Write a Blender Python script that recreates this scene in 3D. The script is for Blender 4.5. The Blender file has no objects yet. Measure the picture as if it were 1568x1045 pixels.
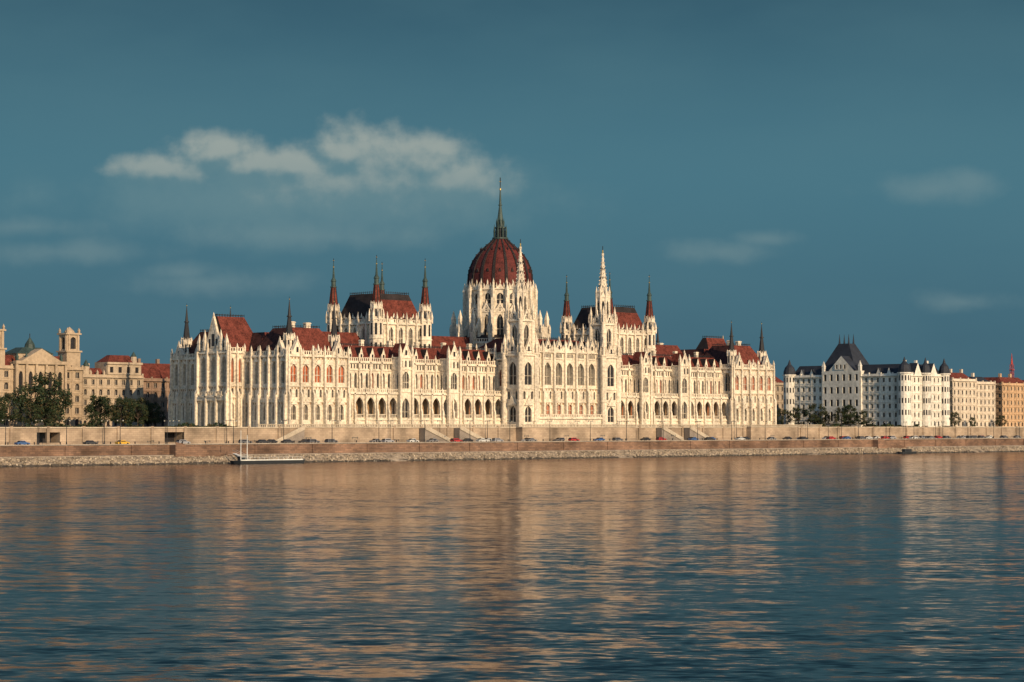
import bpy, math, random
from mathutils import Vector
R = random.Random(11)
scene = bpy.context.scene
coll = scene.collection

# ------------------------------------------------------------------ materials
def nodes_of(name):
    m = bpy.data.materials.new(name); m.use_nodes = True
    nt = m.node_tree; b = nt.nodes['Principled BSDF']
    return m, nt, b
def mat(name, col, rough=0.85, var=0.18, scale=0.35, streak=False, metallic=0.0, fine=3.0, spec=0.3):
    m, nt, b = nodes_of(name)
    tc = nt.nodes.new('ShaderNodeTexCoord')
    mp = nt.nodes.new('ShaderNodeMapping')
    mp.inputs['Scale'].default_value = (1, 1, 0.25) if streak else (1, 1, 1)
    nt.links.new(tc.outputs['Object'], mp.inputs[0])
    n1 = nt.nodes.new('ShaderNodeTexNoise'); n1.inputs['Scale'].default_value = scale; n1.inputs['Detail'].default_value = 4
    n2 = nt.nodes.new('ShaderNodeTexNoise'); n2.inputs['Scale'].default_value = fine; n2.inputs['Detail'].default_value = 2
    nt.links.new(mp.outputs[0], n1.inputs['Vector']); nt.links.new(tc.outputs['Object'], n2.inputs['Vector'])
    ad = nt.nodes.new('ShaderNodeMath'); ad.operation = 'ADD'
    nt.links.new(n1.outputs['Fac'], ad.inputs[0]); nt.links.new(n2.outputs['Fac'], ad.inputs[1])
    mr = nt.nodes.new('ShaderNodeMapRange')
    mr.inputs['From Min'].default_value = 0.7; mr.inputs['From Max'].default_value = 1.3
    mr.inputs['To Min'].default_value = 1 - var * 1.5; mr.inputs['To Max'].default_value = 1 + var
    nt.links.new(ad.outputs[0], mr.inputs['Value'])
    mx = nt.nodes.new('ShaderNodeVectorMath'); mx.operation = 'SCALE'
    mx.inputs[0].default_value = col[:3]
    nt.links.new(mr.outputs[0], mx.inputs['Scale'])
    nt.links.new(mx.outputs[0], b.inputs['Base Color'])
    b.inputs['Roughness'].default_value = rough; b.inputs['Metallic'].default_value = metallic
    b.inputs['Specular IOR Level'].default_value = spec
    return m
def masonry(name, c1, c2, mortar, bw=1.6, bh=0.6):
    m, nt, b = nodes_of(name)
    tc = nt.nodes.new('ShaderNodeTexCoord')
    sx = nt.nodes.new('ShaderNodeSeparateXYZ'); nt.links.new(tc.outputs['Object'], sx.inputs[0])
    ad = nt.nodes.new('ShaderNodeMath'); ad.operation = 'ADD'
    nt.links.new(sx.outputs[0], ad.inputs[0]); nt.links.new(sx.outputs[1], ad.inputs[1])
    cx = nt.nodes.new('ShaderNodeCombineXYZ'); nt.links.new(ad.outputs[0], cx.inputs[0]); nt.links.new(sx.outputs[2], cx.inputs[1])
    br = nt.nodes.new('ShaderNodeTexBrick'); nt.links.new(cx.outputs[0], br.inputs['Vector'])
    br.inputs['Color1'].default_value = (*c1, 1); br.inputs['Color2'].default_value = (*c2, 1); br.inputs['Mortar'].default_value = (*mortar, 1)
    br.inputs['Scale'].default_value = 1; br.inputs['Brick Width'].default_value = bw; br.inputs['Row Height'].default_value = bh
    br.inputs['Mortar Size'].default_value = 0.03
    n = nt.nodes.new('ShaderNodeTexNoise'); n.inputs['Scale'].default_value = 0.12; n.inputs['Detail'].default_value = 8
    nt.links.new(tc.outputs['Object'], n.inputs['Vector'])
    mr = nt.nodes.new('ShaderNodeMapRange'); mr.inputs['From Min'].default_value = .3; mr.inputs['From Max'].default_value = .7
    mr.inputs['To Min'].default_value = .45; mr.inputs['To Max'].default_value = 1.25
    nt.links.new(n.outputs['Fac'], mr.inputs['Value'])
    sc = nt.nodes.new('ShaderNodeVectorMath'); sc.operation = 'SCALE'
    nt.links.new(br.outputs['Color'], sc.inputs[0]); nt.links.new(mr.outputs[0], sc.inputs['Scale'])
    nt.links.new(sc.outputs[0], b.inputs['Base Color']); b.inputs['Roughness'].default_value = .9
    b.inputs['Specular IOR Level'].default_value = .2
    return m

M_STONE = mat('limestone', (0.65, 0.565, 0.44), var=0.30, scale=0.25, streak=True, fine=1.2)
M_GLASS = mat('window_dark', (0.022, 0.02, 0.022), rough=0.4, var=0.3, spec=.3)
M_GRED = mat('window_red_blind', (0.34, 0.085, 0.03), rough=0.6, var=0.35, fine=.8)
M_ROOF = mat('roof_tile_red', (0.135, 0.036, 0.025), rough=0.8, var=0.4, scale=.5, fine=2.0, spec=.15)
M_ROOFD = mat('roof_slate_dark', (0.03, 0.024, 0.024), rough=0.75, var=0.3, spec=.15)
M_ROOFS = mat('roof_tile_red_shaded', (0.052, 0.022, 0.019), rough=0.8, var=0.45, scale=.5, fine=2.0, spec=.15)  # red tile darkened for side slopes, shade put into its colour
M_COP = mat('copper_dark_green', (0.04, 0.065, 0.058), rough=0.6, var=0.3)
M_DOME = mat('dome_tile', (0.10, 0.022, 0.018), rough=0.7, var=0.35, scale=.4, fine=1.5, spec=.2)
M_IRON = mat('iron_dark', (0.022, 0.022, 0.024), rough=0.6)
M_GOLD = mat('gilding', (0.6, 0.4, 0.12), rough=0.4, metallic=.7)
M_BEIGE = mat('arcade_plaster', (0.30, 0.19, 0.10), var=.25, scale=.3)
PM = [M_STONE, M_GLASS, M_GRED, M_ROOF, M_ROOFD, M_COP, M_DOME, M_IRON, M_GOLD, M_BEIGE, M_ROOFS]
ST, GL, GR, RR, RD, CO, DM, IR, GO, BE, RS = range(11)

# ------------------------------------------------------------------ mesh builder
class MB:
    def __init__(s): s.v = []; s.f = []; s.m = []
    def face(s, pts, mi):
        b = len(s.v); s.v.extend([tuple(p) for p in pts]); s.f.append(tuple(range(b, b + len(pts)))); s.m.append(mi)
    def box(s, x0, x1, y0, y1, z0, z1, mi):
        b = len(s.v)
        s.v += [(x0,y0,z0),(x1,y0,z0),(x1,y1,z0),(x0,y1,z0),(x0,y0,z1),(x1,y0,z1),(x1,y1,z1),(x0,y1,z1)]
        for q in ((0,3,2,1),(4,5,6,7),(0,1,5,4),(1,2,6,5),(2,3,7,6),(3,0,4,7)):
            s.f.append(tuple(b+i for i in q)); s.m.append(mi)
    def frust(s, cx, cy, r0, r1, z0, z1, n, mi, rot=0.0, cap=True):
        a = [rot + 2*math.pi*i/n for i in range(n)]
        lo = [(cx+r0*math.cos(t), cy+r0*math.sin(t), z0) for t in a]
        hi = [(cx+r1*math.cos(t), cy+r1*math.sin(t), z1) for t in a]
        for i in range(n):
            j = (i+1) % n
            if r1 < 1e-4: s.face([lo[i], lo[j], hi[i]], mi)
            else: s.face([lo[i], lo[j], hi[j], hi[i]], mi)
        if cap and r1 > 1e-4: s.face(hi, mi)
    def hip(s, x0, x1, y0, y1, z0, z1, ix, iy, mi, top=None, ends=None):
        a = [(x0,y0,z0),(x1,y0,z0),(x1,y1,z0),(x0,y1,z0)]
        b = [(x0+ix,y0+iy,z1),(x1-ix,y0+iy,z1),(x1-ix,y1-iy,z1),(x0+ix,y1-iy,z1)]
        for i in range(4):
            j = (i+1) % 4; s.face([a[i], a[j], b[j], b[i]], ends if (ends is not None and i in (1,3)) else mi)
        s.face(b, mi if top is None else top)
    def pin(s, x, y, z, h, w, mi=ST, tip=None):
        hs = h*0.42
        s.box(x-w/2, x+w/2, y-w/2, y+w/2, z, z+hs, mi)
        s.frust(x, y, w*0.85, 0, z+hs, z+h, 4, mi if tip is None else tip, rot=math.pi/4)
    def obj(s, name, mats, parent=None, smooth=False):
        me = bpy.data.meshes.new(name); me.from_pydata(s.v, [], s.f)
        for m in mats: me.materials.append(m)
        me.polygons.foreach_set('material_index', s.m)
        if smooth: me.polygons.foreach_set('use_smooth', [True]*len(s.f))
        me.update()
        o = bpy.data.objects.new(name, me); coll.objects.link(o)
        if parent: o.parent = parent
        return o
def empty(name, loc=(0,0,0)):
    e = bpy.data.objects.new(name, None); e.location = (0,0,0); coll.objects.link(e); return e

class F:  # facade frame : s along wall, z up, o outward
    def __init__(s, ox, oy, tx, ty, nx, ny): s.a = (ox, oy, tx, ty, nx, ny)
    def P(s, t, z, o=0.0):
        a = s.a; return (a[0]+a[2]*t+a[4]*o, a[1]+a[3]*t+a[5]*o, z)
def front(x0, y): return F(x0, y, 1, 0, 0, -1)
def back(x0, y): return F(x0, y, 1, 0, 0, 1)
def left(x, y0): return F(x, y0, 0, 1, -1, 0)
def right(x, y0): return F(x, y0, 0, 1, 1, 0)

def fbox(mb, f, s0, s1, z0, z1, o0, o1, mi):
    P = f.P; b = len(mb.v)
    mb.v += [P(s0,z0,o0),P(s1,z0,o0),P(s1,z0,o1),P(s0,z0,o1),P(s0,z1,o0),P(s1,z1,o0),P(s1,z1,o1),P(s0,z1,o1)]
    for q in ((0,3,2,1),(4,5,6,7),(0,1,5,4),(1,2,6,5),(2,3,7,6),(3,0,4,7)):
        mb.f.append(tuple(b+i for i in q)); mb.m.append(mi)
def fpin(mb, f, s, o, z, h, w, mi=ST):
    p = f.P(s, z, o); mb.pin(p[0], p[1], z, h, w, mi)
def gable(mb, f, sc, w, z0, h, o0, o1, mi=ST, roof=None, pin=True, oculus=True):
    P = f.P
    A = [P(sc-w/2,z0,o1), P(sc+w/2,z0,o1), P(sc,z0+h,o1)]; B = [P(sc-w/2,z0,o0), P(sc+w/2,z0,o0), P(sc,z0+h,o0)]
    mb.face(A, mi); mb.face(B, mi); rm = mi if roof is None else roof
    mb.face([A[0],A[2],B[2],B[0]], rm); mb.face([A[1],A[2],B[2],B[1]], rm)
    if oculus and w > 2:
        fbox(mb, f, sc-w*.09, sc+w*.09, z0+h*.15, z0+h*.5, o1-.05, o1+.03, GL)
        mb.face([P(sc-w/2-.15,z0,o1+.2), P(sc-w/2+.35,z0,o1+.2), P(sc,z0+h-.5,o1+.2), P(sc,z0+h+.4,o1+.2)], mi)
        mb.face([P(sc+w/2+.15,z0,o1+.2), P(sc+w/2-.35,z0,o1+.2), P(sc,z0+h-.5,o1+.2), P(sc,z0+h+.4,o1+.2)], mi)
    if pin:
        p = P(sc, 0, o1-.2); mb.pin(p[0], p[1], z0+h-.5, 2.0, .45, mi)
        for e in (-1, 1):
            p = P(sc+e*w/2, 0, o1); mb.pin(p[0], p[1], z0-.2, 2.6, .5, mi)
def bay(mb, f, s0, s1, z0, z1, o, a0, a1, zs, zp, za, depth, mw, mg, mull=1, rnd=False, n=4):
    P = f.P; hw = (a1-a0)/2; c = (a0+a1)/2; T = math.pi/2 if rnd else math.pi/3
    L = []
    for k in range(n+1):
        th = T*k/n
        L.append((a0+hw*(1-math.cos(th))/(1-math.cos(T)), zp+(za-zp)*math.sin(th)/math.sin(T)))
    if za - zp < 0.05: L = [(a0, zp), (c, zp)]
    Rr = [(2*c-x, z) for x, z in reversed(L[:-1])]
    arch = L+Rr
    mb.face([P(s0,z0,o),P(a0,z0,o),P(a0,z1,o),P(s0,z1,o)], mw)
    mb.face([P(a1,z0,o),P(s1,z0,o),P(s1,z1,o),P(a1,z1,o)], mw)
    if zs > z0+.01: mb.face([P(a0,z0,o),P(a1,z0,o),P(a1,zs,o),P(a0,zs,o)], mw)
    for (x0,q0),(x1,q1) in zip(arch[:-1], arch[1:]):
        mb.face([P(x0,q0,o),P(x1,q1,o),P(x1,z1,o),P(x0,z1,o)], mw)
        mb.face([P(x0,q0,o),P(x1,q1,o),P(x1,q1,o-depth),P(x0,q0,o-depth)], mw)
    mb.face([P(a0,zs,o),P(a0,zp,o),P(a0,zp,o-depth),P(a0,zs,o-depth)], mw)
    mb.face([P(a1,zs,o),P(a1,zp,o),P(a1,zp,o-depth),P(a1,zs,o-depth)], mw)
    mb.face([P(a0,zs,o),P(a1,zs,o),P(a1,zs,o-depth),P(a0,zs,o-depth)], mw)
    if mg is not None:
        mb.face([P(a0,zs,o-depth),P(a1,zs,o-depth)]+[P(x,z,o-depth) for x,z in reversed(arch)], mg)
        for k in range(mull):
            x = a0+(a1-a0)*(k+1)/(mull+1); t = .09
            fbox(mb, f, x-t, x+t, zs, zp+(za-zp)*.8, o-depth-.02, o-depth*.4, mw)
        if mull and zp-zs > 2.2:
            zz = zs+(zp-zs)*.55; fbox(mb, f, a0, a1, zz, zz+.14, o-depth-.02, o-depth*.5, mw)
def row(mb, f, s0, s1, n, z0, z1, zs, zp, za, wf, depth=.6, mw=ST, mg=GL, o=0, mull=1, rnd=False, alt=None):
    w = (s1-s0)/n
    for i in range(n):
        a = s0+i*w; g = mg
        if alt is not None and mg is not None and R.random() < alt[1]: g = alt[0]
        bay(mb, f, a, a+w, z0, z1, o, a+w*(1-wf)/2, a+w*(1+wf)/2, zs, zp, za, depth, mw, g, mull, rnd)
def parapet(mb, f, s0, s1, z, o=.1, h=1.2, pitch=.95, mi=ST):
    fbox(mb, f, s0, s1, z-.7, z-.2, -.1, o+.6, mi)
    fbox(mb, f, s0, s1, z-.2, z+.15, -.1, o+.25, mi)
    n = max(1, int((s1-s0)/pitch)); w = (s1-s0)/n
    for i in range(n): fbox(mb, f, s0+(i+.22)*w, s0+(i+.62)*w, z+.15, z+h, o-.1, o+.15, mi)
    fbox(mb, f, s0, s1, z+h, z+h+.2, o-.15, o+.2, mi)
def butts(mb, f, s0, s1, n, z0, z1, w=.8, o1=1.6, o2=.95, ph=3.6, skip=()):
    for i in range(n+1):
        if i in skip: continue
        s = s0+(s1-s0)*i/n; zm = z0+(z1-z0)*.45
        fbox(mb, f, s-w/2, s+w/2, z0, zm, -.1, o1, ST)
        P = f.P
        mb.face([P(s-w/2,zm,o1),P(s+w/2,zm,o1),P(s+w/2,zm+1.2,o2),P(s-w/2,zm+1.2,o2)], ST)
        fbox(mb, f, s-w*.42, s+w*.42, zm, z1, -.1, o2, ST)
        if ph: fpin(mb, f, s, o2*.5, z1, ph, w*.8)
def gothic(mb, f, s0, s1, n, levels, z0, z1, b=True, bw=.8, ph=3.6, par=True):
    for lv in levels:
        row(mb, f, s0, s1, n*lv[8], lv[0], lv[1], lv[2], lv[3], lv[4], lv[5], lv[9]*1.4, ST, lv[6], 0, lv[7])
        fbox(mb, f, s0, s1, lv[0]-.18, lv[0]+.18, -.1, .42, ST)
        n2 = n*4; w2 = (s1-s0)/n2
        for i in range(n2): fbox(mb, f, s0+(i+.3)*w2, s0+(i+.7)*w2, lv[1]-1.0, lv[1]-.35, -.1, .02, BE)
    if b: butts(mb, f, s0, s1, n, z0, z1, bw, ph=ph)
    if par: parapet(mb, f, s0, s1, z1)

BASE = 11.3
parl = empty('parliament_building')

LEV_RIV = [(BASE,20.3,14.0,17.6,19.3,.40,GL,1,1,.7),(20.3,25.6,21.8,24.0,24.6,.34,GL,0,2,.5),(25.6,36.0,27.0,31.4,33.2,.50,GR,1,1,.6)]
LEV_SIDE = [(BASE,20.3,14.0,17.8,19.4,.40,GL,1,1,.8),(20.3,25.4,21.6,24.0,24.8,.30,GL,0,2,.5),(25.4,36.0,26.6,32.2,34.4,.46,GL,1,1,.8)]

def turret_spire(mb, x, y, z0, zb, zt, r=1.5, mi=IR, body=1.9):
    mb.frust(x, y, body, body, z0, zb, 8, ST, rot=math.pi/8)
    for k in range(8):
        a = k*math.pi/4
        fx = F(x+body*.93*math.cos(a), y+body*.93*math.sin(a), -math.sin(a), math.cos(a), math.cos(a), math.sin(a))
        fbox(mb, fx, -.28, .28, zb-4.0, zb-1.0, -.1, .04, GL)
        gable(mb, fx, 0, 1.5, zb-.6, 1.9, -.4, .12, ST, pin=False, oculus=False)
        a2 = a+math.pi/8
        mb.pin(x+body*1.03*math.cos(a2), y+body*1.03*math.sin(a2), zb-1.2, 3.0, .38)
    h = zt-zb
    mb.frust(x, y, r, r*.42, zb, zb+h*.5, 8, mi, rot=math.pi/8)
    mb.frust(x, y, r*.62, r*.62, zb+h*.5, zb+h*.53, 8, mi)
    mb.frust(x, y, r*.40, .05, zb+h*.53, zb+h*.95, 8, mi)
    mb.frust(x, y, .22, .22, zb+h*.93, zb+h*.95, 6, GO); mb.box(x-.05, x+.05, y-.05, y+.05, zb+h*.9, zt, IR)

def crest(mb, x0, x1, y0, y1, z):
    for (a,b,c,d) in ((x0,x1,y0,y0),(x0,x1,y1,y1),(x0,x0,y0,y1),(x1,x1,y0,y1)):
        mb.box(a-.06, b+.06, c-.06, d+.06, z+.55, z+.68, IR)
        L = max(b-a, d-c); n = max(2, int(L/1.1))
        for i in range(n+1):
            t = i/n; x = a+(b-a)*t; y = c+(d-c)*t
            mb.box(x-.06, x+.06, y-.06, y+.06, z-.05, z+.95, IR)
def chimney(mb, x, y, z0, z1, w=1.2):
    mb.box(x-w/2, x+w/2, y-w*.4, y+w*.4, z0, z1, ST); mb.box(x-w*.6, x+w*.6, y-w*.5, y+w*.5, z1-.5, z1-.2, ST)
def dormer(mb, f, s, o, z, w=1.6, h=2.3, depth=2.5):
    gable(mb, f, s, w, z+h*.45, h*.9, o-depth, o, ST, roof=RD, pin=False, oculus=False)
    fbox(mb, f, s-w*.42, s+w*.42, z, z+h*.45, o-depth, o-.02, ST)
    fbox(mb, f, s-w*.2, s+w*.2, z+.15, z+h*.6, o-.1, o+.03, GL)

def pavilion(x0, x1, name, vis_left):
    mb = MB(); zc = 36.5; W = x1-x0
    f = front(x0, 0); gothic(mb, f, 0, W, 5, LEV_RIV, BASE, zc)
    for i in range(5):
        s = W*(i+.5)/5
        gable(mb, f, s, 2.8, 19.3, 1.9, -.1, .5, ST, pin=False, oculus=False)
        gable(mb, f, s, 3.0, 33.2, 2.0, -.1, .35, ST, pin=False, oculus=False)
    for s in (4, W-4.5): gable(mb, f, s, 5.2, zc, 5.2, -1.0, .4)
    for s in (W*.5,): gable(mb, f, s, 2.4, zc+.3, 2.2, -.3, .3)
    def sidewall(f, a, b, n):
        gothic(mb, f, a, b, n, LEV_SIDE, BASE, zc)
        for i in range(n):
            s = a+(b-a)*(i+.5)/n
            gable(mb, f, s, 3.0, 34.2, 2.0, -.1, .35, ST, pin=False, oculus=False)
    if vis_left:
        fo = left(x0, 0); px = x0-6.5; fm = left(px, 0)
        fr = right(x1, 0)
    else:
        fo = right(x1, 0); px = x1+6.5; fm = right(px, 0)
        fr = left(x0, 0)
    sidewall(fo, 0, 24.3, 5); sidewall(fo, 41.7, 66, 5)
    gable(mb, fo, 4, 5.0, zc, 5.0, -1.0, .4); gable(mb, fo, 62, 5.0, zc, 5.0, -1, .4)
    sidewall(fr, 0, 6.3, 1)
    gothic(mb, fm, 24.3, 41.7, 3, [(BASE,22,BASE+.4,17.5,20.5,.46,GL,0,1,1.6),(22,26,23,24.6,25.2,.3,GL,0,2,.5),(26,38,27.2,33.6,36.4,.5,GL,2,1,.9)], BASE, 38)
    gable(mb, fm, 33, 9.5, 38, 12.5, -1.2, .3)
    for s in (25.2, 28.4, 37.6, 40.8): fpin(mb, fm, s, .4, 38.5, 7.5 if s in (28.4,37.6) else 6.0, 1.1)
    for s in (31, 35): fbox(mb, fm, s-.5, s+.5, 39.5, 42.5, .25, .36, GL)
    fbox(mb, fm, 24.3, 41.7, 20.8, 22.2, -.1, 1.3, ST); parapet(mb, fm, 27, 39, 22.6, o=1.0)
    a, b = (px, x0) if vis_left else (x1, px)
    for fx in (front(a, 24.3), back(a, 41.7)):
        gothic(mb, fx, 0, 6.5, 2, [(BASE,22,14.5,18.8,20.2,.4,GL,0,1,.6),(22,26,23,24.6,25.2,.3,GL,0,1,.5),(26,38,27.2,33.6,35.8,.38,GR if fx.a[5] < 0 else GL,0,1,.6)], BASE, 38, ph=3)
    ra, rb = (px+.6, px+16+.6) if vis_left else (px-16.6, px-.6)
    z0, z1 = 38, 50.5
    y0, y1, ym = 25.3, 40.7, 33
    e0, e1 = (ra, rb-4) if vis_left else (ra+4, rb)
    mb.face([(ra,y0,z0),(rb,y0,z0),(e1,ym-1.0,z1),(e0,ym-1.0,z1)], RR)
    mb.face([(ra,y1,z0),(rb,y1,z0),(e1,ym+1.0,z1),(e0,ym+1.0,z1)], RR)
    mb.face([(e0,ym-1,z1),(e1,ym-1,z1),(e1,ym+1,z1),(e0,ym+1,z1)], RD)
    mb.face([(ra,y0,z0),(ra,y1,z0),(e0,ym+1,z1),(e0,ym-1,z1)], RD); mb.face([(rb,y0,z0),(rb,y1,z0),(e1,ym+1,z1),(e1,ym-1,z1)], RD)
    crest(mb, e0, e1, ym-1, ym+1, z1)
    mb.box(x0+.5, x1-.5, 65, 65.8, BASE, zc, ST)
    gothic(mb, back(x0, 66), 0, W, 5, LEV_SIDE, BASE, zc, par=True)
    mb.box(x0+1.3, x1-.3, 6.5, 64.7, BASE, zc-.6, ST)
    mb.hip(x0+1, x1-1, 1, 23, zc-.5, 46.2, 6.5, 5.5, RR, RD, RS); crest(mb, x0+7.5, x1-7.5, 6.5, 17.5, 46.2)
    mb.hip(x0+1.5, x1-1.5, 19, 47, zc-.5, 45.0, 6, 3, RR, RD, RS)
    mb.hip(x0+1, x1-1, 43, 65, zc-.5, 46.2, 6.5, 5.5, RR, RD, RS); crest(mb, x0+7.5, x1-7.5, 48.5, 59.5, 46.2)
    for i in range(3): dormer(mb, f, W*(i+1)/4, -2.2, zc+.4)
    for s in (9, 14, 19): dormer(mb, fo, s, -2.2, zc+.4)
    for (x, y) in ((x0+9, 9), (x1-8.5, 12), (x0+11, 50)): chimney(mb, x, y, 45, 48.4, 2.0)
    for (x, y) in ((x0+3.6, 3.6), (x1-3.3, 3.4), (x0+3.5, 62.4), (x1-3.5, 62.4)):
        turret_spire(mb, x, y, 36, 42.6, 56.6, r=1.45)
    return mb.obj(name, PM, parl)
pavilion(0, 27, 'north_pavilion', True)
pavilion(240.3, 267.3, 'south_pavilion', False)

def wing(x0, x1, gab, name):
    mb = MB(); W = x1-x0; f = front(x0, 6.3); n = 15; zc = 35.0
    row(mb, f, 0, W, n*2, 24.0, 35.0, 25.4, 29.6, 31.0, .46, .8, ST, GL, 0, 0, alt=(GR, .3))
    fbox(mb, f, 0, W, 31.7, 32.0, -.1, .35, ST)
    row_w = W/(n*4)
    for i in range(n*4): fbox(mb, f, (i+.3)*row_w, (i+.7)*row_w, 32.4, 34.0, -.1, .03, GL)
    butts(mb, f, 0, W, n, 24, zc, .7, .95, .7, ph=3.0)
    parapet(mb, f, 0, W, zc)
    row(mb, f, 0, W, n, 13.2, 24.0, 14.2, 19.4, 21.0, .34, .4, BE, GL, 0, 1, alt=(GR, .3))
    fa = front(x0, 2.6)
    row(mb, fa, 0, W, n, 14.0, 23.6, 14.9, 18.9, 22.2, .72, .9, ST, None, 0, 0)
    wv = W/n
    for i in range(n):
        for k in range(7): fbox(mb, fa, wv*i+wv*.14+k*wv*.12, wv*i+wv*.14+k*wv*.12+.2, 14.9, 15.9, -.6, -.35, ST)
        fbox(mb, fa, wv*i+wv*.14, wv*i+wv*.86, 15.9, 16.1, -.7, -.25, ST)
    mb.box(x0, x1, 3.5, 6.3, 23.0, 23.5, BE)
    mb.box(x0, x1, 2.62, 6.6, 13.2, 14.0, ST)
    mb.box(x0, x1, 2.3, 6.6, BASE-.3, 13.2, ST)
    fbox(mb, fa, 0, W, 13.9, 14.25, -.1, .35, ST)
    butts(mb, fa, 0, W, n, BASE, 23.6, .75, 1.1, .7, ph=2.4)
    parapet(mb, fa, 0, W, 23.9, h=1.0)
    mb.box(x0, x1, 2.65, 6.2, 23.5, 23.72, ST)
    for g in gab:
        s = g-x0; fg = front(g-2.9, 1.6)
        for lv in ((BASE,14.2,0),(14.2,24.2,1),(24.2,32.4,2),(32.4,36.6,3)):
            if lv[2] == 0: fbox(mb, fg, 0, 5.8, lv[0]-.3, lv[1], -.5, 0, ST)
            if lv[2] == 1: bay(mb, fg, 0, 5.8, lv[0], lv[1], 0, 1.1, 4.7, 14.6, 18.8, 22.0, 1.2, ST, GL, 1)
            if lv[2] == 2: bay(mb, fg, 0, 5.8, lv[0], lv[1], 0, 1.3, 4.5, 25.4, 29.4, 31.6, .8, ST, GL, 2)
            if lv[2] == 3: row(mb, fg, 0, 5.8, 3, 32.4, 36.6, 33.2, 35.0, 35.7, .45, .4, ST, GL, 0, 0)
        for fx in (left(g-2.9, 1.6), right(g+2.9, 1.6)):
            row(mb, fx, 0, 5, 2, BASE, 24.2, 15, 19.5, 21, .35, .4, ST, GL, 0, 0)
            row(mb, fx, 0, 5, 2, 24.2, 36.6, 25.4, 29.4, 31, .35, .4, ST, GL, 0, 0)
        for z in (14.2, 24.2, 32.4, 36.6): fbox(mb, fg, -.2, 6, z-.2, z+.2, -4.5, .3, ST)
        for e in (0, 5.8):
            fbox(mb, fg, e-.45, e+.45, BASE-.3, 37, -.4, .75, ST); fpin(mb, fg, e, .1, 37, 4.6, .85)
        gable(mb, fg, 2.9, 5.4, 36.7, 5.2, -6, .15, ST, roof=RR)
    mb.box(x0, x1, 7.2, 22, BASE, 34.6, ST)
    mb.hip(x0-4, x1+4, 6.9, 22, 34.6, 40.8, 2, 5.2, RR, RD)
    mb.box(x0, x1, 44, 59.3, BASE, 34.6, ST); mb.hip(x0-4, x1+4, 44, 59.4, 34.6, 40.8, 2, 5.2, RR, RD)
    fb = back(x0, 60.2); gothic(mb, fb, 0, W, 15, LEV_SIDE[:1]+[(20.3,25.4,21.6,24,24.8,.3,GL,0,2,.5),(25.4,34.6,26.6,31.6,33,.45,GL,1,1,.6)], BASE, 34.6, ph=2.5)
    for i in range(n):
        s = wv*(i+.5)
        if min(abs(x0+s-g) for g in gab) < 3.2: continue
        dormer(mb, f, s, -1.5, 35.6, 2.0, 3.4, 3.2)
    for i in range(6): chimney(mb, x0+6+i*(W-12)/5, 15, 40, 43.2, 1.5)
    crest(mb, x0, x1, 12.2, 16.6, 40.8)
    mb.box(x0+2, x1, 22, 44, BASE, 33, ST)
    return mb.obj(name, PM, parl)
wing(27, 107, (56.3, 80.3), 'north_wing')
wing(160.3, 240.3, (187.0, 211.0), 'south_wing')

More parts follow.
